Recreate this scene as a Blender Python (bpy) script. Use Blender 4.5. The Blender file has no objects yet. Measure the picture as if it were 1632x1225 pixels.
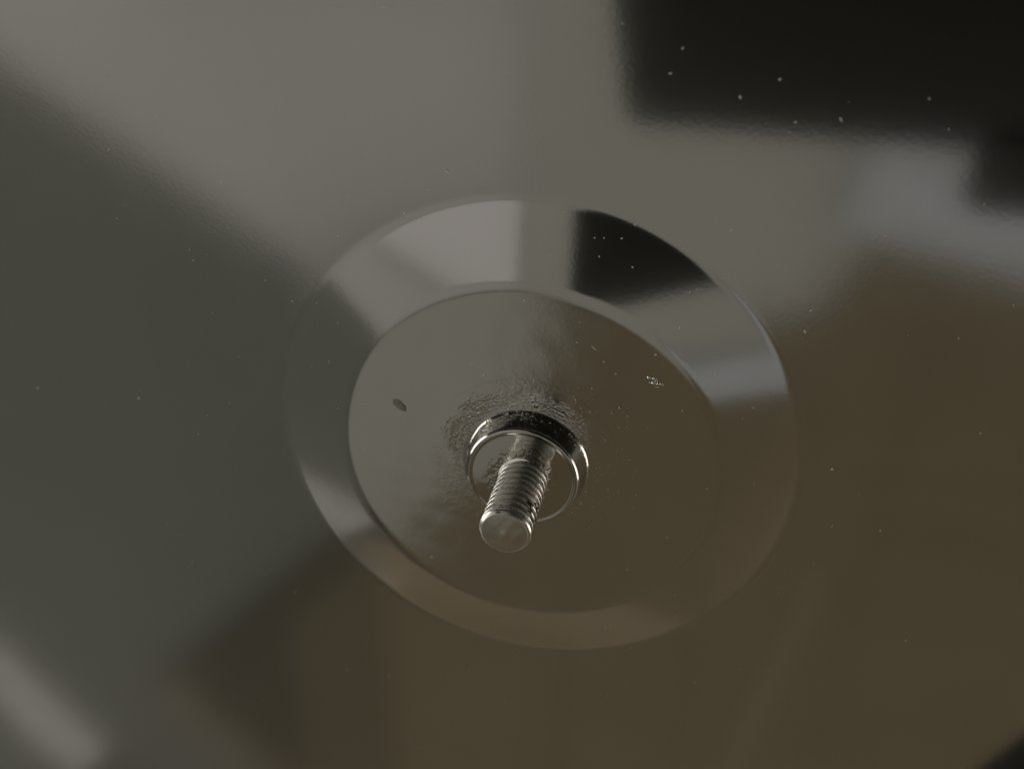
import bpy, bmesh, math, random
from mathutils import Vector, Matrix, noise
from math import radians, pi, sin, cos

S = bpy.context.scene
COL = S.collection
random.seed(7)

# ------------------------------------------------------------------ camera
# plate lies in z = 0 (metres, real size); the phone looks down on it at about 31 degrees
CAM = Vector((0.014619, 0.050042, 0.073411))
CX = Vector((0.97612, 0.0, -0.21723))
CY = Vector((-0.10349, 0.87922, -0.46504))
CZ = Vector((0.19099, 0.47642, 0.85822))
cd = bpy.data.cameras.new("Camera")
cam = bpy.data.objects.new("Camera", cd)
COL.objects.link(cam)
R3 = Matrix((CX, CY, CZ)).transposed()
cam.matrix_world = Matrix.Translation(CAM) @ R3.to_4x4()
cd.sensor_width = 36.0
cd.lens = 27.57
cd.clip_start = 0.002
cd.clip_end = 50.0
cd.dof.use_dof = True
cd.dof.focus_distance = 0.0805
cd.dof.aperture_fstop = 19.0
S.camera = cam

# ------------------------------------------------------------------ world, exposure
w = bpy.data.worlds.new("World")
S.world = w
w.use_nodes = True
bg = w.node_tree.nodes["Background"]
bg.inputs[0].default_value = (1.0, 0.985, 0.94, 1)
bg.inputs[1].default_value = 0.51
S.view_settings.view_transform = 'Standard'
S.view_settings.look = 'None'
S.view_settings.exposure = 0.0
S.view_settings.gamma = 1.0
S.cycles.max_bounces = 8
S.cycles.glossy_bounces = 5
S.cycles.use_denoising = True


def area_lamp(name, loc, target, sx, sy, power, color, spread):
    ld = bpy.data.lights.new(name, 'AREA')
    ld.shape = 'RECTANGLE'
    ld.size, ld.size_y = sx, sy
    ld.energy = power
    ld.color = color
    ld.spread = radians(spread)
    o = bpy.data.objects.new(name, ld)
    COL.objects.link(o)
    o.location = loc
    o.rotation_euler = (Vector(target) - Vector(loc)).to_track_quat('-Z', 'Y').to_euler()
    return o


area_lamp("left_fill_light", (-1.85, 0.15, 0.52), (0.0, 0.0, 0.0), 1.3, 0.6, 2.4, (1.0, 0.97, 0.93), 80)  # added fill lamp for dust and stud highlights; no window stands here
area_lamp("side_light", (2.3, -0.5, 0.55), (0.0, 0.0, 0.0), 1.3, 0.6, 2.2, (1.0, 0.97, 0.93), 80)


# ------------------------------------------------------------------ materials
def mat(name):
    m = bpy.data.materials.new(name)
    m.use_nodes = True
    nt = m.node_tree
    return m, nt, nt.nodes["Principled BSDF"]


def n_(nt, t, **kw):
    n = nt.nodes.new(t)
    for k, v in kw.items():
        setattr(n, k, v)
    return n


def paint(name, col, rough=0.7, var=0.12, scale=6.0):
    m, nt, b = mat(name)
    tc = n_(nt, "ShaderNodeTexCoord")
    nz = n_(nt, "ShaderNodeTexNoise")
    nz.inputs["Scale"].default_value = scale
    nz.inputs["Detail"].default_value = 4
    nt.links.new(tc.outputs["Object"], nz.inputs["Vector"])
    cr = n_(nt, "ShaderNodeValToRGB")
    cr.color_ramp.elements[0].position = 0.3
    cr.color_ramp.elements[1].position = 0.7
    cr.color_ramp.elements[0].color = tuple(c * (1 - var) for c in col) + (1,)
    cr.color_ramp.elements[1].color = tuple(min(1, c * (1 + var)) for c in col) + (1,)
    nt.links.new(nz.outputs["Fac"], cr.inputs["Fac"])
    nt.links.new(cr.outputs["Color"], b.inputs["Base Color"])
    b.inputs["Roughness"].default_value = rough
    return m


def wood(name, c0, c1, rot):
    m, nt, b = mat(name)
    tc = n_(nt, "ShaderNodeTexCoord")
    mp = n_(nt, "ShaderNodeMapping")
    mp.inputs["Rotation"].default_value = (0, 0, rot)
    mp.inputs["Scale"].default_value = (1.5, 12, 4)
    nz = n_(nt, "ShaderNodeTexNoise")
    nz.inputs["Scale"].default_value = 1.6
    nz.inputs["Detail"].default_value = 6
    nt.links.new(tc.outputs["Object"], mp.inputs["Vector"])
    nt.links.new(mp.outputs["Vector"], nz.inputs["Vector"])
    cr = n_(nt, "ShaderNodeValToRGB")
    cr.color_ramp.elements[0].position = 0.3
    cr.color_ramp.elements[1].position = 0.72
    cr.color_ramp.elements[0].color = c0 + (1,)
    cr.color_ramp.elements[1].color = c1 + (1,)
    nt.links.new(nz.outputs["Fac"], cr.inputs["Fac"])
    nt.links.new(cr.outputs["Color"], b.inputs["Base Color"])
    b.inputs["Roughness"].default_value = 0.55
    return m


def metal(name, col=(0.645, 0.622, 0.582), rough=0.115, peel=2.6e-6, rough_noise=0.02, near=0.0, grime=False):
    """polished steel: fine orange peel over all; near > 0 adds crackled residue round the centre"""
    m, nt, b = mat(name)
    L = nt.links.new
    b.inputs["Metallic"].default_value = 1.0
    b.inputs["Base Color"].default_value = col + (1,)
    tc = n_(nt, "ShaderNodeTexCoord")
    geo = n_(nt, "ShaderNodeNewGeometry")
    src = geo.outputs["Position"]
    # roughness
    nr = n_(nt, "ShaderNodeTexNoise")
    nr.inputs["Scale"].default_value = 260
    nr.inputs["Detail"].default_value = 5
    L(src, nr.inputs["Vector"])
    mr = n_(nt, "ShaderNodeMapRange")
    mr.inputs[3].default_value = max(0.01, rough - rough_noise)
    mr.inputs[4].default_value = rough + rough_noise
    L(nr.outputs["Fac"], mr.inputs[0])
    L(mr.outputs[0], b.inputs["Roughness"])
    # orange peel
    n1 = n_(nt, "ShaderNodeTexNoise")
    n1.inputs["Scale"].default_value = 2100
    n1.inputs["Detail"].default_value = 3.0
    n1.inputs["Roughness"].default_value = 0.55
    L(src, n1.inputs["Vector"])
    b1 = n_(nt, "ShaderNodeBump")
    b1.inputs["Strength"].default_value = 1.0
    b1.inputs["Distance"].default_value = peel
    L(n1.outputs["Fac"], b1.inputs["Height"])
    last = b1
    if near > 0:
        ln = n_(nt, "ShaderNodeVectorMath", operation='LENGTH')
        sx = n_(nt, "ShaderNodeVectorMath", operation='MULTIPLY')
        sx.inputs[1].default_value = (1, 1, 0)
        L(src, sx.inputs[0])
        L(sx.outputs[0], ln.inputs[0])
        nb = n_(nt, "ShaderNodeTexNoise")
        nb.inputs["Scale"].default_value = 420
        nb.inputs["Detail"].default_value = 4
        L(src, nb.inputs["Vector"])
        ad = n_(nt, "ShaderNodeMath", operation='MULTIPLY_ADD')
        ad.inputs[1].default_value = 0.008
        L(nb.outputs["Fac"], ad.inputs[0])
        L(ln.outputs["Value"], ad.inputs[2])
        mk = n_(nt, "ShaderNodeMapRange")
        mk.inputs[1].default_value = 0.0105
        mk.inputs[2].default_value = 0.0175
        mk.inputs[3].default_value = 1.0
        mk.inputs[4].default_value = 0.0
        L(ad.outputs[0], mk.inputs[0])
        pw = n_(nt, "ShaderNodeMath", operation='POWER')
        pw.inputs[1].default_value = 2.2
        L(mk.outputs[0], pw.inputs[0])
        n2 = n_(nt, "ShaderNodeTexNoise")
        n2.inputs["Scale"].default_value = 2300
        n2.inputs["Detail"].default_value = 4.0
        n2.inputs["Roughness"].default_value = 0.62
        L(src, n2.inputs["Vector"])
        ml = n_(nt, "ShaderNodeMath", operation='MULTIPLY')
        L(n2.outputs["Fac"], ml.inputs[0])
        L(pw.outputs[0], ml.inputs[1])
        b2 = n_(nt, "ShaderNodeBump")
        b2.inputs["Strength"].default_value = 1.0
        b2.inputs["Distance"].default_value = near
        L(ml.outputs[0], b2.inputs["Height"])
        L(last.outputs[0], b2.inputs["Normal"])
        last = b2
    L(last.outputs[0], b.inputs["Normal"])
    if grime:                               # dark oily specks caught in the threads
        g = n_(nt, "ShaderNodeTexNoise")
        g.inputs["Scale"].default_value = 1150
        g.inputs["Detail"].default_value = 5
        g.inputs["Roughness"].default_value = 0.65
        L(src, g.inputs["Vector"])
        g2 = n_(nt, "ShaderNodeTexNoise")
        g2.inputs["Scale"].default_value = 230
        L(src, g2.inputs["Vector"])
        ga = n_(nt, "ShaderNodeMath", operation='ADD')
        L(g.outputs["Fac"], ga.inputs[0])
        L(g2.outputs["Fac"], ga.inputs[1])
        gm = n_(nt, "ShaderNodeMapRange")
        gm.inputs[1].default_value = 1.06
        gm.inputs[2].default_value = 1.15
        L(ga.outputs[0], gm.inputs[0])
        mx = n_(nt, "ShaderNodeMix", data_type='RGBA')
        mx.inputs["A"].default_value = col + (1,)
        mx.inputs["B"].default_value = (0.05, 0.045, 0.035, 1)
        L(gm.outputs[0], mx.inputs["Factor"])
        L(mx.outputs["Result"], b.inputs["Base Color"])
    return m


M_plate = metal("polished_steel", near=4.5e-5)
M_collar = metal("collar_steel", (0.58, 0.56, 0.51), 0.10, 2.0e-6, near=0.0)
M_resid = metal("rough_weld_steel", (0.645, 0.622, 0.582), 0.11, 1.0e-5, 0.05, near=3.0e-5)
M_stud = metal("stud_steel", (0.86, 0.83, 0.76), 0.27, 4.0e-6, 0.08, grime=True)
M_tip = metal("cut_steel", (0.62, 0.58, 0.51), 0.36, 1.2e-5, 0.06)
M_dust = paint("pale_dust", (0.86, 0.84, 0.78), 0.9, 0.12, 2000)
M_smudge = paint("dull_smudge", (0.29, 0.28, 0.25), 0.6, 0.2, 3000)
M_ceil = paint("ceiling_paint", (0.55, 0.547, 0.53), 0.8, 0.03, 2)
M_soff = paint("soffit_paint", (0.43, 0.425, 0.39), 0.8, 0.03, 2)
M_grey = paint("grey_board", (0.160, 0.161, 0.143), 0.7, 0.05, 3)
M_wood = wood("brown_wood", (0.170, 0.130, 0.070), (0.215, 0.168, 0.092), 0.7)
M_wood_dark = wood("darker_brown_wood", (0.150, 0.117, 0.062), (0.190, 0.15, 0.082), 1.5)
M_wood_dim = wood("dark_brown_wood", (0.058, 0.047, 0.025), (0.080, 0.065, 0.036), 0.7)
M_batten = wood("greyish_wood", (0.19, 0.155, 0.105), (0.25, 0.205, 0.14), 0.9)
M_wood_mid = wood("mid_brown_wood", (0.098, 0.079, 0.042), (0.130, 0.104, 0.057), 0.7)
M_wood_light = wood("lighter_brown_wood", (0.215, 0.175, 0.105), (0.265, 0.22, 0.135), 1.2)
M_wood_tan = wood("tan_wood", (0.25, 0.195, 0.125), (0.31, 0.245, 0.16), 1.2)
M_black = paint("black_phone_shell", (0.012, 0.014, 0.011), 0.45, 0.1, 50)
M_screen = paint("phone_glass", (0.01, 0.01, 0.01), 0.1, 0.1, 50)
M_cloth = paint("dark_cloth_weave", (0.012, 0.013, 0.011), 0.9, 0.2, 60)
M_frame = paint("panel_frame_paint", (0.5, 0.5, 0.48), 0.6, 0.05, 4)
M_glow_cool, _nt, _b = mat("cool_glow_face")  # glow added for pale patches in the reflections, no known lamp
_b.inputs["Base Color"].default_value = (0.25, 0.25, 0.26, 1)
_b.inputs["Emission Color"].default_value = (0.86, 0.93, 1.0, 1)
_b.inputs["Emission Strength"].default_value = 0.115

M_glow_warm = M_glow_cool.copy()
M_glow_warm.name = "warm_glow_face"
_b2 = M_glow_warm.node_tree.nodes["Principled BSDF"]
_b2.inputs["Emission Color"].default_value = (1.0, 0.95, 0.92, 1)
_b2.inputs["Emission Strength"].default_value = 0.22


# ------------------------------------------------------------------ object helpers
def link(name, me, m, parent=None, smooth=True):
    me.materials.clear()
    me.materials.append(m)
    if smooth:
        me.polygons.foreach_set("use_smooth", [True] * len(me.polygons))
    o = bpy.data.objects.new(name, me)
    COL.objects.link(o)
    if parent:
        o.parent = parent
    return o


def empty(name, loc=(0, 0, 0)):
    o = bpy.data.objects.new(name, None)
    COL.objects.link(o)
    o.location = loc
    o.empty_display_size = 0.01
    return o


def tag(o, label=None, cat=None, group=None, kind=None):
    if label:
        o["label"] = label
    if cat:
        o["category"] = cat
    if group:
        o["group"] = group
    if kind:
        o["kind"] = kind
    return o


def surf(name, rings, nth, m, parent, disp=None, cap=False):
    """surface of revolution, rings = [(r, z)] in mm from outside inwards; disp(x, y, r) -> extra z in mm"""
    vs, fs = [], []
    for (r, z) in rings:
        for k in range(nth):
            a = 2 * pi * k / nth
            x, y = r * cos(a), r * sin(a)
            dz = disp(x, y, r) if disp else 0.0
            vs.append((x / 1000, y / 1000, (z + dz) / 1000))
    for i in range(len(rings) - 1):
        for k in range(nth):
            k2 = (k + 1) % nth
            fs.append((i * nth + k, i * nth + k2, (i + 1) * nth + k2, (i + 1) * nth + k))
    if cap:
        c = len(vs)
        vs.append((0, 0, rings[-1][1] / 1000))
        i = len(rings) - 1
        for k in range(nth):
            fs.append((i * nth + k, i * nth + (k + 1) % nth, c))
    me = bpy.data.meshes.new(name)
    me.from_pydata(vs, [], fs)
    me.update()
    return link(name, me, m, parent)


def profile(pts_slopes, step):
    """integrate slope(r) inwards: pts = [(r, slope)], returns [(r, z)] starting at z0 = 0"""
    out = []
    r = pts_slopes[0][0]
    z = 0.0
    rend = pts_slopes[-1][0]

    def sl(rr):
        for (r0, s0), (r1, s1) in zip(pts_slopes, pts_slopes[1:]):
            if r1 <= rr <= r0:
                t = (r0 - rr) / (r0 - r1)
                t = t * t * (3 - 2 * t)
                return s0 + (s1 - s0) * t
        return pts_slopes[-1][1]
    out.append((r, z))
    while r > rend + 1e-6:
        h = min(step, r - rend)
        z += sl(r - h / 2) * h
        r -= h
        out.append((r, z))
    return out


# ------------------------------------------------------------------ the plate with its boss and stud
plate = empty("metal_plate")
tag(plate, "polished steel plate with a round raised boss and a short threaded stud at its centre", "metal plate")

# slope of the surface (rise per mm inwards) along the radius
T = math.tan
prof = profile([(31.0, 0.0), (30.5, 0.0), (29.0, T(radians(12.5))), (22.3, T(radians(12.5))),
                (20.2, -T(radians(3.6))), (19.5, -T(radians(3.6))), (14.6, -T(radians(2.4))),
                (10.0, -T(radians(0.6))), (7.6, 0.0), (6.9, T(radians(8)))], 0.06)
# flat sheet, with a softly rolled-down rim far outside the frame
sheet_rings = [(150, -4.0), (149.6, -2.4), (148.6, -0.9), (147, -0.2), (145, 0.0), (90, 0.0), (60, 0.0), (40, 0.0), (31.0, 0.0)]
surf("sheet", sheet_rings, 256, M_plate, plate)
rim = [p for p in prof if p[0] >= 20.55]
dish = [p for p in prof if p[0] <= rim[-1][0] + 1e-9]
surf("boss_slope", rim, 512, M_plate, plate)


def dish_disp(x, y, r):
    d = 0.0
    # faint hammer dents in the dish
    d += 0.010 * noise.noise(Vector((x * 0.35, y * 0.35, 3.1))) * min(1, max(0, (20 - r) / 3))
    return d


surf("boss_dish", dish, 360, M_plate, plate, dish_disp)

z0 = dish[-1][1]


# rough ring of weld residue round the foot of the collar
def resid_disp(x, y, r):
    a = math.atan2(y, x)
    ro = 9.5 + 1.3 * noise.noise(Vector((cos(a) * 2.2, sin(a) * 2.2, 1.5))) + 0.5 * noise.noise(Vector((x * 1.3, y * 1.3, 4.0)))
    t = max(0.0, min(1.0, (ro - r) / 1.6))
    t *= min(1.0, max(0.0, (10.9 - r) / 0.6))
    side = 0.16 + 0.84 * max(0.0, sin(a - 0.15))
    v = Vector((x * 5.2, y * 5.2, 0.7))
    n1 = noise.noise(v)
    n2 = noise.noise(v * 2.7 + Vector((5, 1, 2)))
    arc = noise.noise(Vector((r * 5.5, a * 4.0, 9.0)))
    h = max(0.0, n1 * 0.8 + n2 * 0.8 + arc * 0.7 - 0.05)
    return 0.012 + t * side * 0.17 * h * min(1.0, max(0.25, (r - 6.7) / 0.9))


rr = [p for p in prof if p[0] <= 10.9]
res_rings = []
for i in range(len(rr) - 1):
    (ra, za), (rb, zb) = rr[i], rr[i + 1]
    res_rings.append((ra, za))
res_rings.append(rr[-1])
res_rings += [(6.75, z0 + 0.03), (6.6, z0 + 0.12)]
surf("weld_residue", res_rings, 620, M_resid, plate, resid_disp)

# collar: steep outer wall, rolled bright lip, shallow groove, cone up to the stud
ZC = 4.55
cr = [(7.0, z0 - 0.08), (6.9, z0 + 0.08), (6.82, z0 + 0.25)]
for k in range(1, 13):
    cr.append((6.82 - 0.47 * k / 12, z0 + 0.25 + (ZC - 0.55 - z0 - 0.25) * k / 12))
for k in range(1, 15):
    a = radians(78 - 96 * k / 14)           # surface tilt turns from steep outward to a little inward
    r, z = cr[-1]
    cr.append((r - 0.056 * cos(a), z + 0.056 * sin(a)))
r, z = cr[-1]
for k in range(1, 9):
    a = radians(-18 + 20.5 * k / 8)
    cr.append((cr[-1][0] - 0.03, cr[-1][1] + 0.03 * T(a)))
r, z = cr[-1]
while r > 3.3:
    r -= 0.1
    z += 0.1 * T(radians(2.5))
    cr.append((r, z))
for k in range(1, 8):
    r -= 0.1
    cr.append((r, z))


def collar_disp(x, y, r):
    if r > 6.0:
        return 0.0
    t = max(0, min(1, (4.6 - r) / 1.2))
    v = Vector((x * 3.2, y * 3.2, 2.7))
    return t * 0.03 * noise.noise(v) + 0.002 * noise.noise(v * 0.6)


collar = surf("collar", cr, 420, M_collar, plate, collar_disp)
collar.location = (0.0003, 0.0001, 0)
z_base = cr[-1][1]

# threaded stud
stud = None
P, RM, RN = 0.95, 2.70, 1.98
zb, zt = z_base - 0.35, 13.45
nth, rows = 170, 420
vs, fs = [], []
for i in range(rows):
    z = zb + (zt - zb) * i / (rows - 1)
    for k in range(nth):
        a = 2 * pi * k / nth
        u = ((z - zb) / P - k / nth) % 1.0
        # broad worn crest, narrow groove
        if u < 0.74:
            r = RM - 0.05 * (abs(u - 0.37) / 0.37) ** 6
        else:
            q = abs((u - 0.87) / 0.13)
            r = RN + (RM - 0.05 - RN) * q ** 1.3
        v = Vector((cos(a) * 3, sin(a) * 3, z * 1.6))
        wear = noise.noise(v * 1.4)
        r += 0.012 * noise.noise(v * 3.1) - 0.012 * max(0, wear)
        if z > zt - 0.30:                  # lead chamfer
            r = min(r, RM - 0.30 * ((z - zt + 0.30) / 0.30) ** 1.5)
        if z < zb + 0.55:                   # run-out into the collar
            q = 1 - max(0, (z - zb - 0.3)) / 0.25
            r = r + (RM + 0.02 - r) * min(1, q)
        vs.append((r * cos(a) / 1000, r * sin(a) / 1000, z / 1000))
for i in range(rows - 1):
    for k in range(nth):
        k2 = (k + 1) % nth
        fs.append((i * nth + k, i * nth + k2, (i + 1) * nth + k2, (i + 1) * nth + k))
me = bpy.data.meshes.new("stud")
me.from_pydata(vs, [], fs)
stud = link("stud", me, M_stud, plate)
stud.location = (0.0005, -0.0001, 0)


def tip_disp(x, y, r):
    v = Vector((x * 1.1, y * 1.1, 4.4))
    pip = 0.11 * math.exp(-((x + 0.1) ** 2 + (y + 0.15) ** 2) / 0.16)
    return (0.05 * noise.noise(v) + 0.008 * noise.noise(v * 3)) * (1 if r < 2.2 else 0.2) + pip


tr = [(RM - 0.30, zt), (RM - 0.36, zt + 0.05), (RM - 0.46, zt + 0.08)]
r = RM - 0.5
while r > 0.06:
    tr.append((r, zt + 0.08 + 0.16 * (1 - (r / 2.16) ** 2)))
    r -= 0.06
surf("stud_end", tr, 120, M_tip, stud, tip_disp, cap=True)


# ------------------------------------------------------------------ dust, lint and marks lying on the metal
def zsurf(x, y):
    r = math.hypot(x, y)
    if r >= 31:
        return 0.0
    if r < 6.95:
        return None
    lo = min(prof, key=lambda p: abs(p[0] - r))
    return lo[1]


def speck_mesh(name, size, elong=1.0, seed=0):
    bm = bmesh.new()
    bmesh.ops.create_icosphere(bm, subdivisions=2, radius=size / 2)
    rng = random.Random(seed)
    off = Vector((rng.random() * 50, rng.random() * 50, 0))
    for v in bm.verts:
        n = noise.noise(v.co / size * 2.4 + off)
        v.co *= 1 + 0.8 * n
        v.co.x *= elong
        v.co.z = max(v.co.z * 0.6, -0.2 * size) + 0.2 * size
    me = bpy.data.meshes.new(name)
    bm.to_mesh(me)
    bm.free()
    return me


# positions in mm on the plate
SPECKS = [
    (-26.59, 16.82, 0.35, 1.3, 0.0, 'pale dust speck left of the boss at the edge of the dark reflection'),
    (-49.65, 1.72, 0.4, 1.4, 0.7, 'pale dust speck alone on the dark left part of the plate'),
    (32.5, 3.3, 0.45, 1.3, 1.4, 'largest pale dust speck on the brown right part of the plate'),
    (27.22, 18.51, 0.4, 1.6, 2.1, 'pale dust fleck just outside the right edge of the boss'),
    (-8.13, 32.0, 0.45, 2.6, -0.75, 'thin pale lint fleck on the grey plate above the boss'),
    (19.07, 27.97, 0.3, 1, 0.5, 'pale dust speck on the grey area just right of the boss rim'),
    (10.23, 27.92, 0.35, 1.2, 1.2, 'brightest pale dust speck on the black part of the ring slope'),
    (18.34, 39.64, 0.4, 1.6, 1.9, 'pale dust fleck at the lower edge of the black reflection'),
    (21.36, 41.14, 0.4, 1, 2.6, 'ring-like dust speck inside the dark phone reflection at the top'),
    (-46.46, 24.88, 0.3, 1, 0.3, 'pale dust speck on the upper dark left part of the plate'),
    (7.14, 15.39, 0.187, 7, -0.75, 'short pale hair lying on the brown part of the dish'),
    (-32.55, -27.04, 0.3, 1.3, 1.7, 'pale dust speck beside the lower dark diagonal edge of the reflection'),
    (38.7, -3.73, 0.3, 1.2, 2.4, 'pale dust speck on the lower right brown part of the plate'),
    (13.36, 15.41, 0.35, 1.4, 0.1, 'pale dust speck on the upper right lip of the dish'),
    (-11.55, -15.32, 0.4, 1.2, 0.8, 'dull dust speck on the brown lower left of the dish')]
for i, (x, y, size, el, rot, label) in enumerate(SPECKS):
    me = speck_mesh("dust_speck", 0.46 * size / 1000, el, i)
    o = link("dust_speck", me, M_dust)
    o.location = (x / 1000, y / 1000, zsurf(x, y) / 1000)
    o.rotation_euler = (0, 0, rot)
    tag(o, label, "dust speck", "pale specks of dust on the polished plate")

SMALL = [(-13.45, 46.25), (-1.89, 41.14), (13.1, 43.41), (33.28, 40.02), (39.63, 31.62), (32.39, 28.36), (-7.03, 29.12), (-12.85, 27.56), (-15.64, 26.99), (-7.95, 25.61), (-18.27, 36.7), (-32.75, 29.63), (-37.96, 20.67), (-29.49, 19.0), (-64.47, 1.4), (-42.25, -2.55), (-22.53, 10.36), (-21.88, 4.65), (-19.04, -0.56), (27.37, 20.68), (44.32, 22.8), (40.72, 19.15), (45.14, 9.41), (23.52, 10.11), (9.09, 26.62), (6.52, 26.56), (7.42, 26.56), (7.09, 24.85), (10.35, 23.96), (16.59, 22.1), (19.16, 23.68), (-1.73, 21.54), (-0.7, 21.76), (5.26, 20.19), (15.37, 18.3), (18.44, 13.2), (20.14, 0.1), (16.59, 9.31), (9.49, 12.69), (11.06, 7.78), (10.14, 8.66), (44.6, -18.63), (-51.93, 39.97), (-43.44, 39.66), (-29.96, 42.94), (-34.55, 9.15), (12.29, 41.4), (7.89, 45.23), (23.18, 37.76), (26.77, 38.15), (4.18, 20.57), (-1.54, 14.05), (1.75, 14.03), (-0.11, 19.99), (5.6, 18.11), (5.38, 15.85)]
vs, fs = [], []


def add_grain(x, y, s, rng):
    z = zsurf(x, y)
    if z is None:
        return
    b = len(vs)
    a = rng.random() * 6.28
    el = 1 + rng.random() * 1.2
    pts = [(el, 0, 0.25), (0, 0.8, 0.2), (-el * 0.8, 0.1, 0.3), (0.1, -0.9, 0.25), (0, 0, 0.95), (0, 0, -0.1)]
    for (px, py, pz) in pts:
        px *= 0.7 + 0.6 * rng.random()
        py *= 0.7 + 0.6 * rng.random()
        qx, qy = px * cos(a) - py * sin(a), px * sin(a) + py * cos(a)
        vs.append(((x + qx * s / 2) / 1000, (y + qy * s / 2) / 1000, (z + pz * s / 2) / 1000))
    for (i, j) in ((0, 1), (1, 2), (2, 3), (3, 0)):
        fs.append((b + i, b + j, b + 4))
        fs.append((b + j, b + i, b + 5))


rng = random.Random(11)
for (x, y) in SMALL:
    add_grain(x, y, 0.12 + 0.10 * rng.random(), rng)
for k in range(170):
    x, y = rng.uniform(-52, 38), rng.uniform(-60, 40)
    add_grain(x, y, 0.05 + 0.09 * rng.random() ** 2, rng)
for k in range(190):                        # denser round the collar
    a = rng.gauss(1.2, 0.9)
    r = 7.5 + abs(rng.gauss(0, 2.6))
    add_grain(r * cos(a), r * sin(a), 0.05 + 0.12 * rng.random() ** 2, rng)
me = bpy.data.meshes.new("dust")
me.from_pydata(vs, [], fs)
o = link("dust", me, M_dust, smooth=False)
tag(o, "fine pale dust scattered over the polished metal and thicker round the collar", "dust", kind="stuff")

# dark oval smudge on the left of the dish
bm = bmesh.new()
bmesh.ops.create_icosphere(bm, subdivisions=3, radius=1.0)
for v in bm.verts:
    n = noise.noise(v.co * 2.2 + Vector((3, 8, 1)))
    v.co.x *= 1.15 * (1 + 0.25 * n)
    v.co.y *= 0.50 * (1 + 0.35 * n)
    v.co.z = max(v.co.z, -0.3) * 0.035
me = bpy.data.meshes.new("smudge")
bm.to_mesh(me)
bm.free()
me.transform(Matrix.Scale(0.001, 4))
o = link("smudge", me, M_smudge)
sx_, sy_ = (-14.49, 6.15)
o.location = (sx_ / 1000, sy_ / 1000, zsurf(sx_, sy_) / 1000)
o.rotation_euler = (0, 0, -0.75)
tag(o, "small dark oval smudge on the light left side of the round dish", "smudge")

# dried droplets near the right edge of the dish
vs, fs = [], []
dx, dy = (13.66, 11.93)
for k in range(9):
    bx, by = dx + rng.gauss(0, 0.42), dy + rng.gauss(0, 0.42)
    s = 0.14 + 0.2 * rng.random()
    z = zsurf(bx, by)
    b = len(vs)
    for i in range(5):
        ph = i / 4 * pi / 2
        for j in range(12):
            a = j / 12 * 2 * pi
            vs.append(((bx + s * cos(ph) * cos(a)) / 1000, (by + s * cos(ph) * sin(a)) / 1000, (z - 0.01 + 0.09 * s / 0.3 * sin(ph)) / 1000))
    for i in range(4):
        for j in range(12):
            j2 = (j + 1) % 12
            fs.append((b + i * 12 + j, b + i * 12 + j2, b + (i + 1) * 12 + j2, b + (i + 1) * 12 + j))
me = bpy.data.meshes.new("dried_spot")
me.from_pydata(vs, [], fs)
o = link("dried_spot", me, M_resid)
tag(o, "tiny dried bumpy spot near the right edge of the brown side of the dish", "spot")


# ------------------------------------------------------------------ what stands above the plate and mirrors in it
def prism(name, pts, z, th, m, parent=None, bev=0.004):
    bm = bmesh.new()
    lo = [bm.verts.new((x, y, z)) for (x, y) in pts]
    f = bm.faces.new(lo)
    r_ = bmesh.ops.extrude_face_region(bm, geom=[f])
    for v in [g for g in r_["geom"] if isinstance(g, bmesh.types.BMVert)]:
        v.co.z += th
    bmesh.ops.recalc_face_normals(bm, faces=bm.faces[:])
    bmesh.ops.bevel(bm, geom=bm.edges[:], offset=bev, segments=2, affect='EDGES')
    me = bpy.data.meshes.new(name)
    bm.to_mesh(me)
    bm.free()
    return link(name, me, m, parent, smooth=False)


def box(name, c0, c1, m, parent=None, bev=0.001):
    pts = [(c0[0], c0[1]), (c1[0], c0[1]), (c1[0], c1[1]), (c0[0], c1[1])]
    return prism(name, pts, c0[2], c1[2] - c0[2], m, parent, bev)


def quad(k, pts):
    return [(x * k, y * k) for x, y in pts]


H = 2.2
c = box("ceiling", (-6, -6, H), (6, 4, H + 0.1), M_ceil)
tag(c, kind="structure")
c = box("ceiling_soffit", (-0.20 * 2.12, -2.2, 2.12), (3.0, 2.4, H - 0.003), M_soff)
tag(c, kind="structure")

c = box("far_wall", (-9.0, -8.3, 0.0), (14.0, -8.2, H - 0.003), M_wood)
tag(c, kind="structure")
gb = empty("grey_board", (0, 0, 0))
prism("board_panel", quad(2.12, [(-1.60, 0.24), (-1.04, -0.112), (-0.565, -0.412), (-0.50, -0.60), (-0.45, -0.88), (-0.60, -1.25), (-0.86, -1.45), (0.0, -2.6), (-0.8, -3.1), (-1.55, -3.0), (-1.62, -2.15), (-1.40, -1.91), (-1.363, -1.842), (-1.543, -1.531), (-1.72, -1.40), (-3.0, -1.2), (-3.0, 0.1)]), 2.165, 0.03, M_grey, gb)
tag(gb, "dull grey board overhead, mirrored dark on the left of the plate", "board")

# brown planks side by side: upper outline (x falls to the left), lower-left edge, open to the far -y side
TOP = [(-0.962, -1.356), (-0.535, -0.902), (-0.309, -0.745), (-0.197, -0.632), (-0.195, -0.528), (0.203, -0.403), (0.255, -0.289), (0.446, -0.285), (3.0, -0.285)]
LOW = [(-0.962, -1.356), (-0.741, -1.653), (-0.56, -1.90), (-0.55, -4.0), (3.0, -4.0)]


def at_x(line, x):
    for (x0, y0), (x1, y1) in zip(line, line[1:]):
        if x0 <= x <= x1:
            return y0 + (y1 - y0) * (x - x0) / (x1 - x0)
    return line[-1][1]


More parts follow.
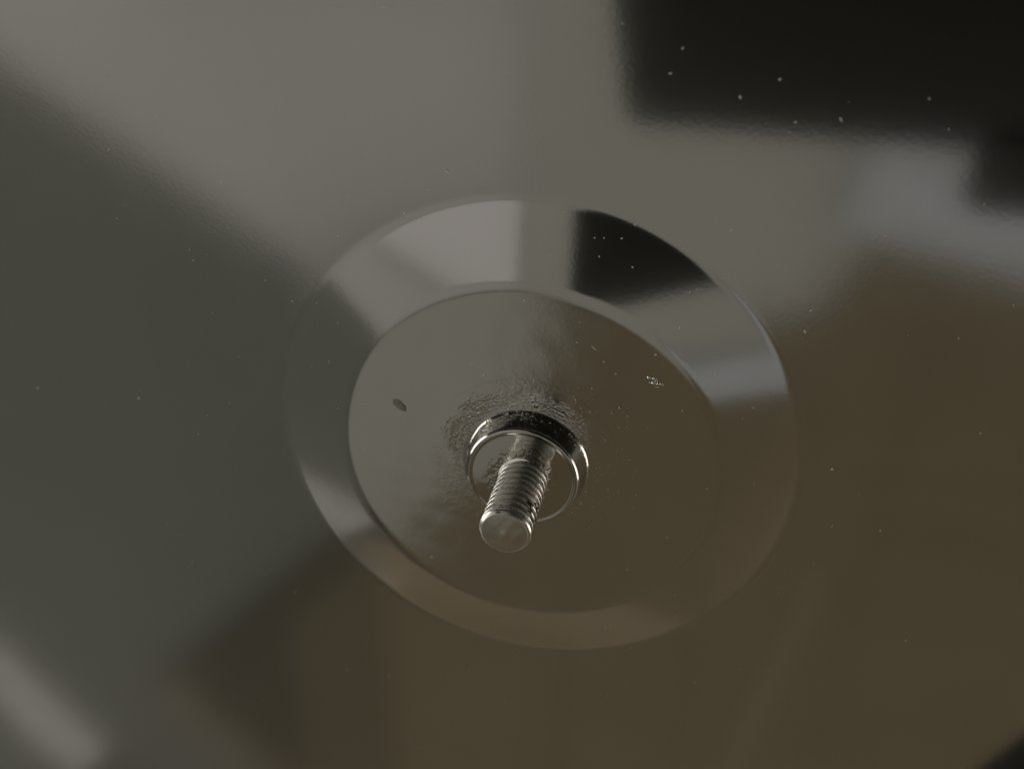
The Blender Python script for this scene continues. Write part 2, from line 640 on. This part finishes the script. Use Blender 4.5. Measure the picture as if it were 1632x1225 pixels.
KB = 2.08
gb = empty("bounce_board", (0, 0, 0))  # added reflector, fills the dim gap so the dish's left mirrors light
prism("board_panel", quad(1.98, [(-0.5414, -0.4049), (-0.5046, -0.6123), (-0.5121, -0.742), (-0.4792, -0.8412), (-0.3091, -0.7448), (-0.1885, -0.6322), (-0.1949, -0.5283), (-0.1917, -0.3902)]), 1.98, 0.03, M_soff, gb)
tag(gb, "added pale bounce board overhead between grey and brown boards, lightens the left of the dish", "board")
gb = empty("grey_board", (0, 0, 0))  # added unseen board, keeps the ring's lower left reflection dark
prism("board_panel", quad(2.12, [(-1.88, -1.56), (-1.80, -2.05), (-1.65, -2.2), (-1.6, -3.1), (-2.8, -3.3), (-3.4, -2.0), (-3.0, -1.42)]), 2.165, 0.03, M_grey, gb)
tag(gb, "added grey board beyond the pale strip, darkens the reflection past the lower left corner of the plate", "board")

wb = empty("plank_canopy", (0, 0, 0))
cuts = [-0.955, -0.70, -0.48, -0.12, 0.10, 0.34, 0.62, 0.76, 1.1, 1.55, 2.0]
tones = [M_wood_dim, M_wood_mid, M_wood_dark, M_wood_dark, M_wood_dark, M_wood_dark, M_wood, M_wood_tan, M_wood_tan, M_wood_tan]
for xa, xb, m in zip(cuts, cuts[1:], tones):
    if m is None:
        continue
    xa, xb = xa + 0.001, xb - 0.001
    up = [(xa, at_x(TOP, xa))] + [p for p in TOP if xa + 0.002 < p[0] < xb - 0.002] + [(xb, at_x(TOP, xb))]
    dn = [(xa, at_x(LOW, xa))] + [p for p in LOW if xa + 0.002 < p[0] < xb - 0.002] + [(xb, at_x(LOW, xb))]
    if abs(up[0][1] - dn[0][1]) < 0.02:
        dn = dn[1:]
    prism("plank", quad(KB, up + dn[::-1]), KB, 0.03, m, wb, 0.002)


def strip(name, a, b_, wd, z, m, parent):
    a, b_ = Vector(a) * KB, Vector(b_) * KB
    d = (b_ - a).normalized()
    s = Vector((-d.y, d.x)) * wd * KB
    prism(name, [tuple(a), tuple(b_), tuple(b_ + s), tuple(a + s)], z, 0.02, m, parent, 0.002)


strip("edge_strip", (-0.955, -1.345), (-0.535, -0.912), -0.045, KB - 0.026, M_wood_dim, wb)
prism("plank", quad(KB, [(-0.745, -1.67), (-0.563, -1.91), (-0.563, -4.0), (-1.9, -4.0), (-1.35, -2.5)]), KB, 0.03, M_wood_tan, wb, 0.002)
prism("cross_plank", quad(KB, [(-1.5, -2.05), (2.4, -2.05), (2.4, -3.3), (-1.5, -3.3)]), KB - 0.035, 0.03, M_wood_tan, wb, 0.002)
strip("batten", (0.262, -0.80), (0.07, -2.04), 0.03, KB - 0.024, M_wood_light, wb)
strip("batten", (-0.975, -1.366), (-0.57, -1.90), -0.10, KB - 0.024, M_batten, wb)
tag(wb, "brown wooden planks overhead, mirrored along the bottom and right of the plate", "planks")

cl = empty("glow_panel", (0, 0, 0))  # added glowing panel, brightens what the top of the ring reflects
box("panel_frame", (-1.62, 0.04, 2.13), (-0.45, 0.95, H - 0.003), M_frame, cl)
box("glow_face", (-1.60, 0.055, 2.115), (-0.46, 0.93, 2.127), M_glow_warm, cl)
tag(cl, "added warm white glowing panel, makes the brightest reflection at the top of the ring", "glowing panel")

cl = empty("glow_panel", (0, 0, 0))  # added glowing panel, stands in for an unknown pale bluish thing
prism("panel_frame", [(0.406, -0.57), (1.365, -0.769), (1.416, -0.524), (0.456, -0.325)], 2.05, 0.02, M_frame, cl, 0.001)
prism("glow_face", [(0.424, -0.559), (1.354, -0.751), (1.398, -0.536), (0.468, -0.343)], 2.035, 0.012, M_glow_cool, cl, 0.001)
tag(cl, "added dim bluish glowing panel for the pale patch mirrored just below the black phone", "glowing panel")

dc = empty("blocking_cloth")  # added screen out of view, gives the collar wall something black to mirror
vs, fs = [], []
path = [(-2.1, -1.7 + 2.2 * i / 20) for i in range(20)] + [(-2.1 + 0.12 * (1 - cos(pi / 2 * i / 5)), 0.5 + 0.12 * sin(pi / 2 * i / 5)) for i in range(5)]
path += [(-1.98 + 4.76 * i / 60, 0.62) for i in range(61)]
path += [(2.78 + 0.12 * sin(pi / 2 * i / 5), 0.5 + 0.12 * cos(pi / 2 * i / 5)) for i in range(1, 5)] + [(2.9, 0.5 - 5.5 * i / 20) for i in range(21)]
for i, (x, y) in enumerate(path):
    fold = 0.022 * sin(i * 0.55) + 0.011 * sin(i * 1.13 + 1)
    nx, ny = (1, 0) if i < 20 or i > 90 else (0, 1)
    for (o_, zz) in ((fold, 0.0), (fold + 0.014, 0.80), (fold + 0.026, 0.80), (fold + 0.012, 0.0)):
        vs.append((x + nx * o_, y + ny * o_, zz))
for i in range(len(path) - 1):
    for j in range(4):
        fs.append((i * 4 + j, i * 4 + (j + 1) % 4, i * 4 + 4 + (j + 1) % 4, i * 4 + 4 + j))
me = bpy.data.meshes.new("cloth")
me.from_pydata(vs, [], fs)
link("cloth", me, M_cloth, dc)
tag(dc, "added dark cloth out of view round the plate, blackens the side of the collar", "cloth")

db = empty("dark_block", (0, 0, 0))  # added out of view, only its dark reflection reaches the corner
prism("block", [(0.0664, -0.0646), (0.0729, -0.0492), (0.0838, -0.0534), (0.0797, -0.0747)], 0.0002, 0.0198, M_cloth, db, 0.001)
tag(db, "small dark block added just out of view, darkens the reflection at the lower right corner", "block")

# the phone that takes the picture: its lens is at the camera, its body just behind it
ph = empty("smartphone")
ph.matrix_world = Matrix.Translation(CAM) @ R3.to_4x4()
mm = 0.001


def ph_box(name, a, b, m, bev):
    return box(name, tuple(v * mm for v in a), tuple(v * mm for v in b), m, ph, bev * mm)


ph_box("phone_body", (-18.5, -36, 1.6), (134, 40, 9.0), M_black, 2.2)
ph_box("screen", (-16.5, -34, 9.05), (132, 38, 9.5), M_screen, 0.15)
ph_box("side_button", (60, 40.05, 4), (74, 40.6, 6.4), M_black, 0.2)
# lens ring round the camera, open in front
vs, fs = [], []
N = 48
for (r, z) in ((8.5, 1.6), (8.5, 0.9), (8.2, 0.6), (6.6, 0.6), (6.2, 0.9), (6.2, 1.55), (0.2, 1.55)):
    for k in range(N):
        a = 2 * pi * k / N
        vs.append((r * cos(a) * mm, r * sin(a) * mm, z * mm))
for i in range(6):
    for k in range(N):
        k2 = (k + 1) % N
        fs.append((i * N + k, i * N + k2, (i + 1) * N + k2, (i + 1) * N + k))
me = bpy.data.meshes.new("lens_ring")
me.from_pydata(vs, [], fs)
link("lens_ring", me, M_black, ph)
tag(ph, "black smartphone held over the plate, mirrored at the upper right", "smartphone")

# dark block standing in for the hand at the phone's lower long edge
pc = empty("hand_block")
pc.matrix_world = ph.matrix_world.copy()
box("hand_block_body", (0.0465, -0.0495, 0.0012), (0.118, -0.0363, 0.011), M_black, pc, 0.002)
box("hand_block_lip", (0.048, -0.0362, -0.0002), (0.115, -0.0315, 0.0010), M_black, pc, 0.0003)
tag(pc, "black block standing in for a hand under the lower edge of the phone, mirrored at the far upper right", "clamp")
